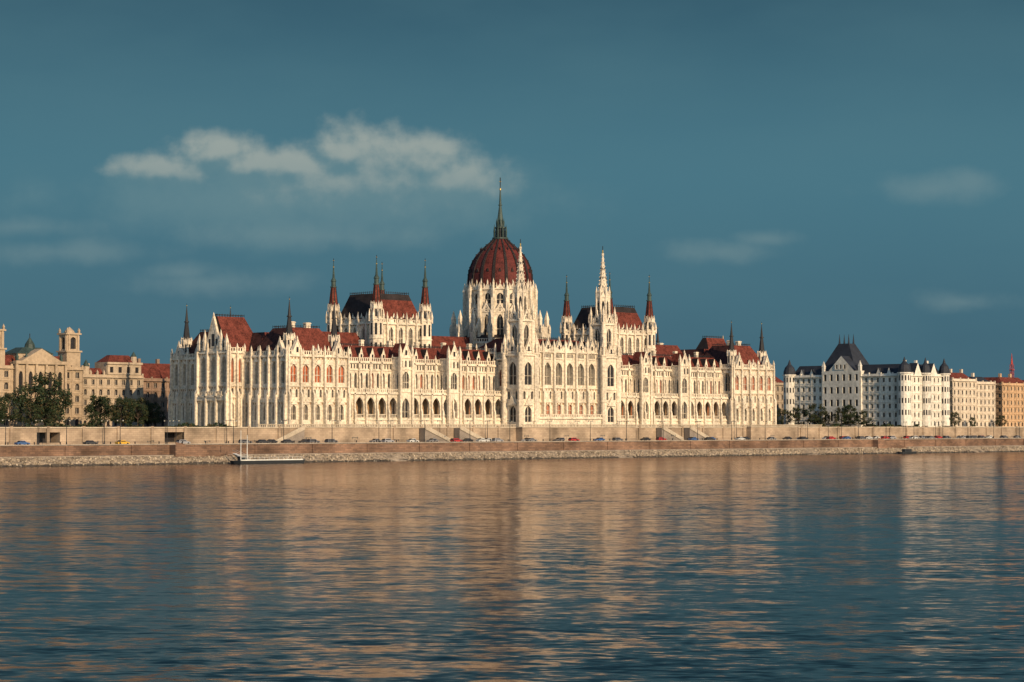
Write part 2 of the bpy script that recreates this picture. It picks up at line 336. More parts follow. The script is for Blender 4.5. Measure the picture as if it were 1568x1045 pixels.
def hall(cx, name):
    mb = MB(); cy = 32; h = 12.2; zc = 50.2
    lev = [(33,40.5,34.2,38.2,39.6,.36,GL,0,1,.5),(40.5,zc,41.8,46.6,48.6,.42,GL,1,1,.6)]
    for fx in (front(cx-h, cy-h), back(cx-h, cy+h), left(cx-h, cy-h), right(cx+h, cy-h)):
        gothic(mb, fx, 0, 2*h, 5, lev, 33, zc, ph=4.2)
        for i in range(5): gable(mb, fx, 2*h*(i+.5)/5, 3.2, zc-.4, 2.7, -.3, .3, ST, pin=False, oculus=False)
        for i in range(4): dormer(mb, fx, 2*h*(i+1)/5, -1.2, zc+.6, 1.5, 2.4, 2.0)
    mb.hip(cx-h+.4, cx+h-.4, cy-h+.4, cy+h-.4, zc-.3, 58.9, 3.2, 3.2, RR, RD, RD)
    mb.hip(cx-h+3.6, cx+h-3.6, cy-h+3.6, cy+h-3.6, 58.9, 61.2, .8, .8, RD, RD)
    crest(mb, cx-h+4.4, cx+h-4.4, cy-h+4.4, cy+h-4.4, 61.2)
    for sx in (-1, 1):
        for sy in (-1, 1):
            x = cx+sx*h; y = cy+sy*h
            mb.frust(x, y, 2.6, 2.6, 33, 51, 8, ST, rot=math.pi/8)
            mb.frust(x, y, 2.9, 2.9, 44, 44.5, 8, ST, rot=math.pi/8); mb.frust(x, y, 2.9, 2.9, 51, 51.6, 8, ST, rot=math.pi/8)
            mb.frust(x, y, 2.1, 2.1, 51, 56, 8, ST, rot=math.pi/8)
            for k in range(8):
                a = k*math.pi/4
                for rr, za, zb, ww in ((2.42, 45.5, 49.8, .45), (2.42, 38, 42.6, .45), (1.96, 52.2, 55, .38)):
                    fx = F(x+rr*math.cos(a), y+rr*math.sin(a), -math.sin(a), math.cos(a), math.cos(a), math.sin(a))
                    fbox(mb, fx, -ww, ww, za, zb, -.1, .03, GL)
                fx = F(x+1.95*math.cos(a), y+1.95*math.sin(a), -math.sin(a), math.cos(a), math.cos(a), math.sin(a))
                gable(mb, fx, 0, 1.6, 55.2, 2.4, -.5, .15, ST, pin=False, oculus=False)
                a2 = a+math.pi/8
                mb.pin(x+2.75*math.cos(a2), y+2.75*math.sin(a2), 50.5, 4.8, .6)
                mb.pin(x+2.1*math.cos(a2), y+2.1*math.sin(a2), 54.8, 3.4, .42)
            mb.frust(x, y, 1.95, .95, 55.8, 64.2, 8, RR, rot=math.pi/8, cap=False)
            for k in range(8):
                a = k*math.pi/4+math.pi/8; fx = F(x, y, -math.sin(a), math.cos(a), math.cos(a), math.sin(a))
                mb.face([fx.P(-.22,55.8,1.98),fx.P(.22,55.8,1.98),fx.P(.12,64.2,1.0),fx.P(-.12,64.2,1.0)], RD)
            mb.frust(x, y, 1.25, 1.25, 64.0, 64.4, 8, CO); mb.frust(x, y, .85, .85, 64.4, 66.4, 8, CO)
            mb.frust(x, y, 1.15, .5, 66.3, 67.6, 8, CO); mb.frust(x, y, .5, .12, 67.6, 73.4, 6, CO)
            mb.frust(x, y, .28, .28, 71.6, 71.9, 6, GO); mb.box(x-.08, x+.08, y-.08, y+.08, 73, 75.0, IR)
            mb.box(x-.4, x+.4, y-.04, y+.04, 74.1, 74.25, GO)
    return mb.obj(name, PM, parl)
hall(70.3, 'upper_house_hall'); hall(197.7, 'lower_house_hall')

mb = MB()
for a, b in ((27, 58), (82.5, 118), (150, 185.5), (210, 240.3)):
    mb.box(a, b, 23.5, 40.5, 32, 38, ST); mb.hip(a, b, 23.2, 40.8, 38, 46.5, .5, 7, RR, RD)
    parapet(mb, front(a, 23.5), 0, b-a, 38.2)
    n = int((b-a)/4)
    for i in range(n+1): mb.pin(a+(b-a)*i/n, 23.4, 38.4, 3.4, .6)
mb.obj('spine_roofs', PM, parl)

mb = MB(); x0, x1, yf = 107.0, 160.0, -4.0
f = front(115, yf); W = 37.0
gothic(mb, f, 0, W, 6, [(BASE,21,16.0,19.2,20.2,.40,GR,1,1,.6),(21,26.4,22.2,24.6,25.2,.3,GL,0,2,.5),(26.4,40.6,27.6,33.2,36.2,.62,GL,2,1,1.8)], BASE, 40.6, bw=.9, ph=4.5)
for i in range(6):
    gable(mb, f, W*(i+.5)/6, 4.6, 40.6, 4.4, -.6, .3)
    fbox(mb, f, W*(i+.5)/6-1.9, W*(i+.5)/6+1.9, 37.4, 37.8, -.1, .4, ST)
    for k in range(5): fbox(mb, f, W*(i+.5)/6-1.7+k*.75, W*(i+.5)/6-1.3+k*.75, 38, 39.5, -.1, .04, GL)
for fx in (left(x0, 1.3), right(x1, 1.3)):
    gothic(mb, fx, 0, 5.2, 1, LEV_RIV, BASE, 37.5); gothic(mb, fx, 5.2, 20.7, 3, [(34,40,35.2,38,39,.4,GL,0,1,.5)], 34, 40)
mb.box(x0+.9, x1-.9, 1.3, 22, BASE, 40, ST)
mb.box(115, 152, yf+2.8, 2, BASE, 40, ST)
mb.hip(x0+.5, x1-.5, yf+3.4, 22, 40, 45.6, 7, 8, RR, RD); crest(mb, x0+8, x1-8, 7.8, 13.6, 45.6)
for i in range(7): dormer(mb, f, 2+33*i/6, -4.0, 41, 1.8, 2.8, 3)
mb.box(113, 154, -7.0, -3.9, BASE-.3, 15.0, ST); parapet(mb, front(115, -7.0), 0, 37, 15.2, h=1.0)
mb.obj('central_block', PM, parl)

def tower(cx, name):
    mb = MB(); cy = -3.0
    def stage(h, z0, z1, lev, n, bw, ph):
        for fx in (front(cx-h, cy-h), back(cx-h, cy+h), left(cx-h, cy-h), right(cx+h, cy-h)):
            for lv in lev:
                row(mb, fx, 0, 2*h, n*lv[7], lv[0], lv[1], lv[2], lv[3], lv[4], lv[5], .6, ST, GL, 0, lv[6])
                fbox(mb, fx, 0, 2*h, lv[0]-.2, lv[0]+.2, -.1, .35, ST)
            parapet(mb, fx, 0, 2*h, z1)
        for sx in (-1, 1):
            for sy in (-1, 1):
                x = cx+sx*h; y = cy+sy*h
                mb.frust(x, y, bw, bw*.92, z0, z1+.6, 8, ST, rot=math.pi/8)
                for zz in (z0+(z1-z0)*.35, z0+(z1-z0)*.7, z1): mb.frust(x, y, bw*1.15, bw*1.15, zz, zz+.3, 8, ST, rot=math.pi/8)
                for k in range(4): mb.pin(x+bw*.85*math.cos(k*math.pi/2+.78), y+bw*.85*math.sin(k*math.pi/2+.78), z1+.4, ph*.5, .45)
                mb.frust(x, y, bw*.65, bw*.55, z1+.6, z1+ph*.45, 8, ST); mb.frust(x, y, bw*.75, 0, z1+ph*.45, z1+ph, 8, ST)
    stage(4.2, BASE, 39, [(BASE,20.8,13.4,17.4,19.4,.42,1,1),(20.8,26,22,24.4,25,.3,0,2),(26,39,27.4,33.4,36,.46,1,1)], 1, 1.25, 8)
    for fx in (front(cx-4.2, cy-4.2), left(cx-4.2, cy-4.2), right(cx+4.2, cy-4.2)):
        gable(mb, fx, 4.2, 5, 39.3, 5.0, -.6, .3); gable(mb, fx, 4.2, 4.6, 19.6, 3.6, -.1, .7, ST, pin=False, oculus=False)
    stage(3.3, 39, 52, [(39,52,41,47.6,50,.40,1,1)], 1, .9, 7)
    for fx in (front(cx-3.3, cy-3.3), left(cx-3.3, cy-3.3), right(cx+3.3, cy-3.3), back(cx-3.3, cy+3.3)):
        gable(mb, fx, 3.3, 3.8, 52.2, 4.2, -.5, .25)
    r = 2.75; ri = r*math.cos(math.pi/8)
    for k in range(8):
        a = k*math.pi/4; w = 2*r*math.sin(math.pi/8)
        fx = F(cx+ri*math.cos(a)+math.sin(a)*w/2, cy+ri*math.sin(a)-math.cos(a)*w/2, -math.sin(a), math.cos(a), math.cos(a), math.sin(a))
        bay(mb, fx, 0, w, 52, 62.5, 0, w*.25, w*.75, 54, 59.4, 61, .5, ST, GL, 0)
        gable(mb, fx, w/2, w*.95, 62.2, 2.6, -.4, .2, ST, pin=False, oculus=False)
        a2 = a+math.pi/8
        mb.frust(cx+r*math.cos(a2), cy+r*math.sin(a2), .34, .34, 52, 62.4, 6, ST)
        mb.pin(cx+r*math.cos(a2), cy+r*math.sin(a2), 62.2, 4.6, .55)
    mb.frust(cx, cy, 2.9, 2.9, 62.2, 62.7, 8, ST, rot=math.pi/8)
    mb.frust(cx, cy, 2.15, .18, 62.6, 79.6, 8, ST, rot=math.pi/8)
    for k in range(8):
        a = k*math.pi/4+math.pi/8
        for j in range(12):
            t = (j+.5)/12; rr = 2.15*(1-t)+.18*t+.12; z = 62.6+17*t
            x = cx+rr*math.cos(a); y = cy+rr*math.sin(a); q = .19*(1-t*.4)
            mb.box(x-q, x+q, y-q, y+q, z-q, z+q, ST)
    for j, z in enumerate((66, 69.5, 73)):
        rr = 2.15*(1-(z-62.6)/17)+.05
        for k in range(8):
            a = k*math.pi/4; fx = F(cx+rr*.9*math.cos(a), cy+rr*.9*math.sin(a), -math.sin(a), math.cos(a), math.cos(a), math.sin(a))
            fbox(mb, fx, -.16, .16, z, z+1.0, -.1, .1, GL)
    mb.frust(cx, cy, .5, .5, 79.2, 79.7, 8, ST); mb.frust(cx, cy, .25, .25, 79.7, 81, 6, GO); mb.box(cx-.1, cx+.1, cy-.1, cy+.1, 79, 82.6, IR)
    return mb.obj(name, PM, parl)
tower(110.5, 'river_tower_north'); tower(156.5, 'river_tower_south')

# ---- dome
mb = MB(); cx, cy = 133.7, 31.3
def ring(r, n, z0, z1, zs, zp, za, wf, depth, mull, off=0):
    ri = r*math.cos(math.pi/n); w = 2*r*math.sin(math.pi/n)
    for k in range(n):
        a = 2*math.pi*k/n+off
        fx = F(cx+ri*math.cos(a)+math.sin(a)*w/2, cy+ri*math.sin(a)-math.cos(a)*w/2, -math.sin(a), math.cos(a), math.cos(a), math.sin(a))
        bay(mb, fx, 0, w, z0, z1, 0, w*(1-wf)/2, w*(1+wf)/2, zs, zp, za, depth, ST, GL, mull)
        yield k, a, fx, w
for k, a, fx, w in ring(18.6, 16, 32, 44.5, 36, 41, 43, .4, .6, 1):
    parapet(mb, fx, 0, w, 44.6)
mb.frust(cx, cy, 18.4, 14, 44.2, 47.5, 32, RD)
for k, a, fx, w in ring(14.0, 16, 44, 57.5, 46, 52.8, 55.6, .46, .8, 1):
    gable(mb, fx, w/2, 4.4, 56.4, 3.4, -.5, .3, ST, pin=True)
    fbox(mb, fx, 0, w, 57.3, 57.7, -.1, .4, ST)
for k, a, fx, w in ring(13.1, 16, 57.5, 65.6, 59.8, 62.6, 64.0, .5, .6, 1):
    fbox(mb, fx, 0, w, 65.3, 65.8, -.1, .6, ST)
    gable(mb, fx, w/2, 2.8, 65.7, 2.2, -.2, .3, ST, pin=True, oculus=False)
for k in range(16):
    a = 2*math.pi*(k+.5)/16; c, s = math.cos(a), math.sin(a)
    fx = F(cx, cy, -s, c, c, s)
    fbox(mb, fx, -.65, .65, 32, 48.5, 17.6, 20.2, ST)
    fbox(mb, fx, -.5, .5, 48.5, 51, 17.9, 19.6, ST)
    p = fx.P(0, 0, 18.8); mb.pin(p[0], p[1], 51, 6.5, 1.2)
    for e in (-1, 1):
        p = fx.P(e*.7, 0, 19.9); mb.pin(p[0], p[1], 48.5, 3.6, .55)
    P = fx.P
    for e in (-.35, .35):
        mb.face([P(e,47.2,18),P(e,48.6,18),P(e,55.6,13.6),P(e,53.2,13.6)], ST)
    mb.face([P(-.35,48.6,18),P(.35,48.6,18),P(.35,55.6,13.6),P(-.35,55.6,13.6)], ST)
    mb.face([P(-.35,47.2,18),P(.35,47.2,18),P(.35,53.2,13.6),P(-.35,53.2,13.6)], ST)
    fbox(mb, fx, -.55, .55, 44, 62, 13.2, 15.0, ST)
    p = P(0, 0, 14.3); mb.pin(p[0], p[1], 62, 6.4, 1.1)
    fbox(mb, fx, -.4, .4, 58, 66.5, 12.8, 13.9, ST)
    p = P(0, 0, 13.3); mb.pin(p[0], p[1], 66.3, 3.6, .6)
prof = [(12.75,65.6),(12.85,68.5),(12.65,71.5),(12.0,74.4),(10.9,77.1),(9.35,79.5),(7.4,81.7),(5.3,83.6),(3.5,85.1),(2.6,86.2)]
N = 64
for (r0,z0),(r1,z1) in zip(prof[:-1], prof[1:]): mb.frust(cx, cy, r0, r1, z0, z1, N, DM, cap=False)
for k in range(16):
    a = 2*math.pi*(k+.5)/16; fx = F(cx, cy, -math.sin(a), math.cos(a), math.cos(a), math.sin(a)); P = fx.P
    for (r0,z0),(r1,z1) in zip(prof[:-1], prof[1:]):
        w0, w1 = .16+.03*r0, .16+.03*r1; t = .4
        mb.face([P(-w0,z0,r0+t),P(w0,z0,r0+t),P(w1,z1,r1+t),P(-w1,z1,r1+t)], RD)
        for e in (-1, 1): mb.face([P(e*w0,z0,r0-.1),P(e*w0,z0,r0+t),P(e*w1,z1,r1+t),P(e*w1,z1,r1-.1)], RD)
        p = P(0, 0, r0+t); mb.box(p[0]-.12, p[0]+.12, p[1]-.12, p[1]+.12, z0, z0+.4, IR)
    a = 2*math.pi*k/16; fx = F(cx, cy, -math.sin(a), math.cos(a), math.cos(a), math.sin(a))
    gable(mb, fx, 0, 1.1, 72.4, 1.5, 11.4, 12.75, RD, pin=False, oculus=False)
    mb.pin(*fx.P(0, 0, 7.9)[:2], 81.2, 1.6, .35, RD)
mb.frust(cx, cy, 3.2, 3.2, 86.0, 86.6, 16, CO)
for k in range(8):
    a = k*math.pi/4+.39
    mb.pin(cx+2.5*math.cos(a), cy+2.5*math.sin(a), 86.5, 5.6, .55, CO)
mb.frust(cx, cy, 1.9, 1.8, 86.6, 90.4, 8, IR); mb.frust(cx, cy, 2.3, 2.3, 90.3, 90.8, 8, CO)
mb.frust(cx, cy, 1.7, .95, 90.8, 93.6, 8, CO)
for k in range(8):
    a = k*math.pi/4; mb.pin(cx+1.45*math.cos(a), cy+1.45*math.sin(a), 90.8, 3.8, .35, CO)
mb.frust(cx, cy, 1.2, .45, 93.6, 99.5, 8, CO); mb.frust(cx, cy, .75, .75, 99.4, 99.8, 8, CO)
mb.frust(cx, cy, .5, .14, 99.8, 107.4, 8, CO); mb.frust(cx, cy, .35, .35, 105.6, 106.2, 8, GO)
mb.box(cx-.13, cx+.13, cy-.13, cy+.13, 106.5, 110.6, IR); mb.box(cx-.55, cx+.55, cy-.06, cy+.06, 108.9, 109.1, GO)
mb.box(117, 150, 16, 47, BASE, 39.5, ST)
mb.obj('dome', PM, parl)

# ------------------------------------------------------------------ terrain
M_WALLP = masonry('terrace_stone', (0.43,0.33,0.235), (0.35,0.265,0.19), (0.25,0.18,0.13), 1.6, .65)
M_QUAY = masonry('quay_stone', (0.25,0.15,0.10), (0.16,0.10,0.072), (0.08,0.058,0.045), 1.8, .6)
M_PAVE = mat('pavement', (0.29,0.245,0.20), var=.25); M_ASPH = mat('asphalt', (0.055,0.05,0.05), var=.2)
M_RUB = mat('riprap_stone', (0.27,0.215,0.155), var=.5, scale=.6, fine=2.2)
M_LINE = mat('road_paint', (0.75,0.75,0.72)); M_GRASS = mat('grass', (0.06,0.08,0.03), var=.3)
U0, U1 = -700, 1800
mb = MB()
mb.face([(-3000,-8.9,BASE-.35),(6000,-8.9,BASE-.35),(6000,6000,BASE-.35),(-3000,6000,BASE-.35)], 0)
mb.obj('ground', [M_PAVE])
mb = MB(); mb.face([(-200,70,BASE-.34),(-12,70,BASE-.34),(-12,98,BASE-.34),(-200,98,BASE-.34)], 0)
mb.face([(285,-4,BASE-.34),(366,-4,BASE-.34),(366,90,BASE-.34),(285,90,BASE-.34)], 0); mb.obj('lawn', [M_GRASS])

mb = MB(); f = front(0, -9.0)
segs = [(U0,-106.2,None),(-106.2,-97,'o'),(-97,-58.5,None),(-58.5,-50,'o'),(-50,U1,None)]
for a, b, o in segs:
    if o: bay(mb, f, a, b, 6, BASE, 0, a+.5, b-.5, 6.05, 9.9, 9.9, 5, 0, 1, 0)
    else: mb.face([f.P(a,6),f.P(b,6),f.P(b,BASE),f.P(a,BASE)], 0)
fbox(mb, f, U0, 102, BASE-.15, BASE+.25, -.8, .3, 2)
fbox(mb, f, 165, U1, BASE-.15, BASE+.25, -.8, .3, 2)
fbox(mb, f, U0, U1, 6, 6.7, -.1, .25, 0)
u = -180
while u < 520:
    if not (100 < u < 167): fbox(mb, f, u-.5, u+.5, 6, BASE+.5, -.6, .4, 0)
    u += 13
def bal(x0, x1, y):
    fx = front(x0, y); L = x1-x0; n = int(L/.8)
    for i in range(n): fbox(mb, fx, L*(i+.2)/n, L*(i+.6)/n, BASE+.25, BASE+1.0, -.35, -.1, 2)
    fbox(mb, fx, 0, L, BASE+1.0, BASE+1.2, -.5, 0.05, 2)
bal(-20, 102, -9.1); bal(165, 290, -9.1)
def terrace(x0, x1, y, z=BASE):
    mb.box(x0, x1, y, -8.8, 6, z, 0); mb.box(x0-.25, x1+.25, y-.25, -8.9, z, z+.3, 2)
    bal(x0, x1, y)
terrace(102, 165, -12.5); terrace(-2, 30, -11.5); terrace(238, 270, -11.5)
def stair(xa, za, xb, zb, y0, y1):
    n = 26
    for i in range(n):
        t = (i+.5)/n; x = xa+(xb-xa)*i/n; x2 = xa+(xb-xa)*(i+1)/n; z = za+(zb-za)*t
        mb.box(min(x,x2), max(x,x2), y0, y1, 5.9, z, 3)
    P = [(xa,y0-.3,za+1.0),(xb,y0-.3,zb+1.0),(xb,y0-.3,zb+.2-.6),(xa,y0-.3,za-.6)]
    mb.face(P, 2); mb.face([(p[0],p[1]+.28,p[2]) for p in P], 2); mb.face([P[0],P[1],(xb,y0-.02,zb+1),(xa,y0-.02,za+1)], 2)
stair(53, BASE, 66, 6.1, -12.2, -9.3); stair(70, BASE, 83, 6.1, -12.2, -9.3)
stair(181, BASE, 194, 6.1, -12.2, -9.3); stair(198, BASE, 211, 6.1, -12.2, -9.3)
stair(-2.3, BASE, -15, 6.1, -12.0, -9.3)
M_COPE = mat('coping_stone', (0.44,0.37,0.28), var=.2); M_STEP = mat('stair_stone', (0.24,0.20,0.165), var=.2)
mb.obj('embankment_wall', [M_WALLP, M_GLASS, M_COPE, M_STEP])

mb = MB(); mb.face([(U0,-28,6),(U1,-28,6),(U1,-8.9,6),(U0,-8.9,6)], 0); mb.obj('road', [M_ASPH])
mb = MB()
for yy in (-18.5,):
    x = -250
    while x < 600: mb.face([(x,yy-.08,6.004),(x+3,yy-.08,6.004),(x+3,yy+.08,6.004),(x,yy+.08,6.004)], 0); x += 9
mb.face([(-300,-25.2,6.004),(700,-25.2,6.004),(700,-25.05,6.004),(-300,-25.05,6.004)], 0)
mb.obj('road_markings', [M_LINE])
mb = MB(); mb.box(U0, U1, -28, -26, 5.9, 6.14, 0); mb.box(U0, U1, -11.6, -9.25, 5.9, 6.13, 0)
mb.box(U0, U1, -30.4, -28.05, 1.8, 2.85, 0)
mb.obj('pavement', [M_PAVE])
mb = MB(); f = front(0, -28)
mb.face([f.P(U0,1.5),f.P(U1,1.5),f.P(U1,6.1),f.P(U0,6.1)], 0)
fbox(mb, f, U0, U1, 6.0, 6.35, -.5, .3, 1); fbox(mb, f, U0, U1, 4.3, 4.42, -.1, .12, 0)
for u in range(-290, 700, 9): mb.box(u-.12, u+.12, -28.2, -27.95, 6.3, 7.1, 2)
for z in (6.7, 7.05): fbox(mb, f, -290, 700, z, z+.06, -.02, .05, 2)
u = -300
while u < 700:
    fbox(mb, f, u-.3, u+.3, 1.5, 6.1, -.1, .25, 0); u += 24
for a in (-70, 300):
    P = [(a,-31.2,6.0),(a+22,-31.2,1.6),(a+22,-31.2,.5),(a,-31.2,.5)]
    mb.face(P, 0); mb.face([P[0],P[1],(a+22,-27.9,1.6),(a,-27.9,6.0)], 1); mb.face([P[0],P[3],(a,-27.9,.5),(a,-27.9,6)], 0)
    mb.face([(a,-31.25,6.9),(a+22,-31.25,2.5),(a+22,-31.25,1.5),(a,-31.25,5.9)], 0)
for a in (20, 134, 250, 372):
    for k in range(9): mb.box(a-4, a+4, -35.4+k*.62, -28.1, -.3, .25+k*.29, 1)
mb.obj('quay_wall', [M_QUAY, M_PAVE, M_IRON])
mb = MB(); ys = [-30.3,-31.0,-31.9,-32.7,-33.6,-34.5,-35.6,-37]; zs = [2.75,2.35,1.95,1.5,1.05,.55,-.05,-.8]
st = 1.3; nx = int(1100/st); grid = []
for i in range(nx+1):
    x = -400+i*st
    grid.append([(x+R.uniform(-.4,.4), y+R.uniform(-.3,.3)*(j>0), z+R.uniform(-.2,.2)*(j>0)) for j,(y,z) in enumerate(zip(ys,zs))])
for i in range(nx):
    for j in range(len(ys)-1): mb.face([grid[i][j],grid[i+1][j],grid[i+1][j+1],grid[i][j+1]], 2 if j >= 5 else 0)
for i in range(3600):
    x = R.uniform(-180,560); t = R.random(); y = -31-5.0*t; z = 2.4-2.6*t; q = R.uniform(.2,.5)
    if any(abs(x-a) < 4.6 for a in (20,134,250,372)): continue
    mb.frust(x, y, q, q*.6, z-.2, z+q*.8, 5, 2 if t > .78 else R.choice((0,0,1)), rot=R.random()*3)
M_RUB2 = mat('riprap_light', (0.40,0.33,0.245), var=.4, scale=.6)
mb.obj('riverbank', [M_RUB, M_RUB2, mat('riprap_wet', (0.075,0.062,0.045), rough=.4, var=.4)])

# ------------------------------------------------------------------ water
m, nt, b = nodes_of('river_water')
nt.nodes.remove(b)
L = nt.links.new
tc = nt.nodes.new('ShaderNodeTexCoord')
rotm = nt.nodes.new('ShaderNodeMapping'); rotm.inputs['Rotation'].default_value = (0,0,math.radians(47)); L(tc.outputs['Object'], rotm.inputs[0])
def wn(scale, sx, sy, detail=1):
    mp = nt.nodes.new('ShaderNodeMapping'); mp.inputs['Scale'].default_value = (sx, sy, 1)
    n = nt.nodes.new('ShaderNodeTexNoise'); n.inputs['Scale'].default_value = scale; n.inputs['Detail'].default_value = detail
    L(rotm.outputs[0], mp.inputs[0]); L(mp.outputs[0], n.inputs['Vector'])
    return n
def vm(op, a, b2=None, sc=None):
    v = nt.nodes.new('ShaderNodeVectorMath'); v.operation = op
    if hasattr(a, 'is_linked'): L(a, v.inputs[0])
    else: v.inputs[0].default_value = a
    if b2 is not None:
        if hasattr(b2, 'is_linked'): L(b2, v.inputs[1])
        else: v.inputs[1].default_value = b2
    if sc is not None:
        if hasattr(sc, 'is_linked'): L(sc, v.inputs['Scale'])
        else: v.inputs['Scale'].default_value = sc
    return v.outputs[0]
h = (0.5,0.5,0.5)
s1 = vm('SCALE', vm('SUBTRACT', wn(.55, .45, 1, 2).outputs['Color'], h), sc=.30)
s2 = vm('SCALE', vm('SUBTRACT', wn(.12, .4, 1, 1).outputs['Color'], h), sc=.10)
s3 = vm('SCALE', vm('SUBTRACT', wn(1.9, .5, 1, 1).outputs['Color'], h), sc=.24)
tot = vm('ADD', vm('ADD', s1, s2), s3)
pat = wn(.010, .3, 1, 5)
mr = nt.nodes.new('ShaderNodeMapRange'); mr.inputs['From Min'].default_value = .38; mr.inputs['From Max'].default_value = .60
mr.inputs['To Min'].default_value = .4; mr.inputs['To Max'].default_value = 1.1
L(pat.outputs['Fac'], mr.inputs['Value'])
tot = vm('SCALE', tot, sc=mr.outputs[0])
# constant tilt added to ripple normals toward the near bank, steering reflections upward
tot = vm('ADD', vm('MULTIPLY', tot, (1,1,0)), (-.008,-.008,1))
nrm = vm('NORMALIZE', tot)
gl = nt.nodes.new('ShaderNodeBsdfGlossy'); gl.inputs['Color'].default_value = (.84,.74,.68,1); gl.inputs['Roughness'].default_value = .11; L(nrm, gl.inputs['Normal'])
df = nt.nodes.new('ShaderNodeBsdfDiffuse'); df.inputs['Color'].default_value = (.002,.014,.026,1)
fr = nt.nodes.new('ShaderNodeFresnel'); fr.inputs['IOR'].default_value = 1.333; L(nrm, fr.inputs['Normal'])
mxs = nt.nodes.new('ShaderNodeMixShader'); L(fr.outputs[0], mxs.inputs[0]); L(df.outputs[0], mxs.inputs[1]); L(gl.outputs[0], mxs.inputs[2])
L(mxs.outputs[0], nt.nodes['Material Output'].inputs['Surface'])
mb = MB(); mb.face([(-4000,-4000,0),(6000,-4000,0),(6000,-30,0),(-4000,-30,0)], 0); mb.obj('river', [m])

# ------------------------------------------------------------------ city buildings
def cmat(name, c): return mat(name, c, var=.2, scale=.15, streak=True, fine=.8)
C_OCH = cmat('plaster_ochre', (0.37,0.285,0.195)); C_CRM = cmat('plaster_cream', (0.40,0.32,0.23)); C_WHT = cmat('plaster_white', (0.64,0.60,0.52))
C_ORG = cmat('plaster_orange', (0.48,0.32,0.19)); C_BRN = cmat('plaster_brown', (0.25,0.17,0.12)); C_GRY = cmat('plaster_grey', (0.36,0.33,0.28))
C_CRM2 = cmat('plaster_light', (0.55,0.47,0.37))
def palace(name, x0, x1, y0, y1, zt, nf, bw, wall, roofm, roofh=5, inset=4, extra=None, ground_arch=True, sides='flr'):
    mb = MB(); mats = [wall, M_GLASS, roofm, M_STONE, M_COP, M_IRON]
    z0 = BASE-.4; fh = (zt-z0)/nf
    fs = [(front(x0,y0), x1-x0), (left(x0,y0), y1-y0), (right(x1,y0), y1-y0), (back(x0,y1), x1-x0)]
    for f, L_ in fs:
        n = max(2, int(round(L_/bw)))
        for k in range(nf):
            a = z0+k*fh; arch = (k == 0 and ground_arch) or (k == nf-2)
            zp = a+fh*(.66 if arch else .76); za = a+fh*(.8 if arch else .76)
            row(mb, f, 0, L_, n, a, a+fh, a+fh*.26, zp, za, .38, .35, 0, 1, 0, 0, rnd=True)
            fbox(mb, f, -.2, L_+.2, a+fh-.2, a+fh+.05, -.1, .3 if k < nf-1 else .9, 0)
            w = L_/n
            if k > 0:
                for i in range(n):
                    fbox(mb, f, w*(i+.5)-w*.26, w*(i+.5)+w*.26, a+fh*.18, a+fh*.235, -.1, .28, 0)
                    fbox(mb, f, w*(i+.5)-w*.25, w*(i+.5)+w*.25, a+fh*.83, a+fh*.88, -.1, .3, 0)
                    fbox(mb, f, w*(i+.5)-.05, w*(i+.5)+.05, a+fh*.26, zp, -.34, -.26, 3)
        for i in range(n+1):
            if i % 2 == 0: fbox(mb, f, L_*i/n-.3, L_*i/n+.3, z0+fh, zt, -.1, .2, 0)
        fbox(mb, f, 0, L_, zt, zt+1.0, -.4, .1, 0)
        for i in range(0, n+1, 2): fbox(mb, f, L_*i/n-.35, L_*i/n+.35, zt, zt+1.6, -.4, .2, 0)
    mb.hip(x0+.5, x1-.5, y0+.5, y1-.5, zt+.1, zt+roofh, inset, inset, 2)
    for i in range(int((x1-x0)/9)):
        chimney_x = x0+6+i*9
        if chimney_x < x1-inset: mb.box(chimney_x-.6, chimney_x+.6, y0+inset+.5, y0+inset+1.7, zt, zt+roofh+1.8, 0)
    if extra: extra(mb)
    return mb.obj(name, mats)
def belvedere(mb, x, y, z0, z1, h):
    zz = z0+(z1-z0)*.45
    mb.box(x-h, x+h, y-h, y+h, z0-8, zz, 0); mb.box(x-h-.5, x+h+.5, y-h-.5, y+h+.5, zz, zz+.6, 0)
    for fx in (front(x-h*.9, y-h*.9), left(x-h*.9, y-h*.9), right(x+h*.9, y-h*.9), back(x-h*.9, y+h*.9)):
        bay(mb, fx, 0, 1.8*h, zz+.6, z1-1.4, 0, h*.5, 1.3*h, zz+1.2, z1-3.6, z1-2.3, .8, 0, 1, 0, True)
        for s in (.25, 1.55): fbox(mb, fx, s*h-.3, s*h+.3, zz+.6, z1-1.4, -.1, .35, 0)
        fbox(mb, fx, -.4, 1.8*h+.4, z1-1.4, z1-.8, -h*.9, .7, 0)
    for sx in (-1, 1):
        for sy in (-1, 1): mb.pin(x+sx*h*.85, y+sy*h*.85, z1-.9, 2.2, .7, 0)
    mb.frust(x, y, h*.75, h*.55, z1-.9, z1+.2, 8, 0); mb.frust(x, y, h*.55, 0.1, z1+.2, z1+1.6, 8, 0)
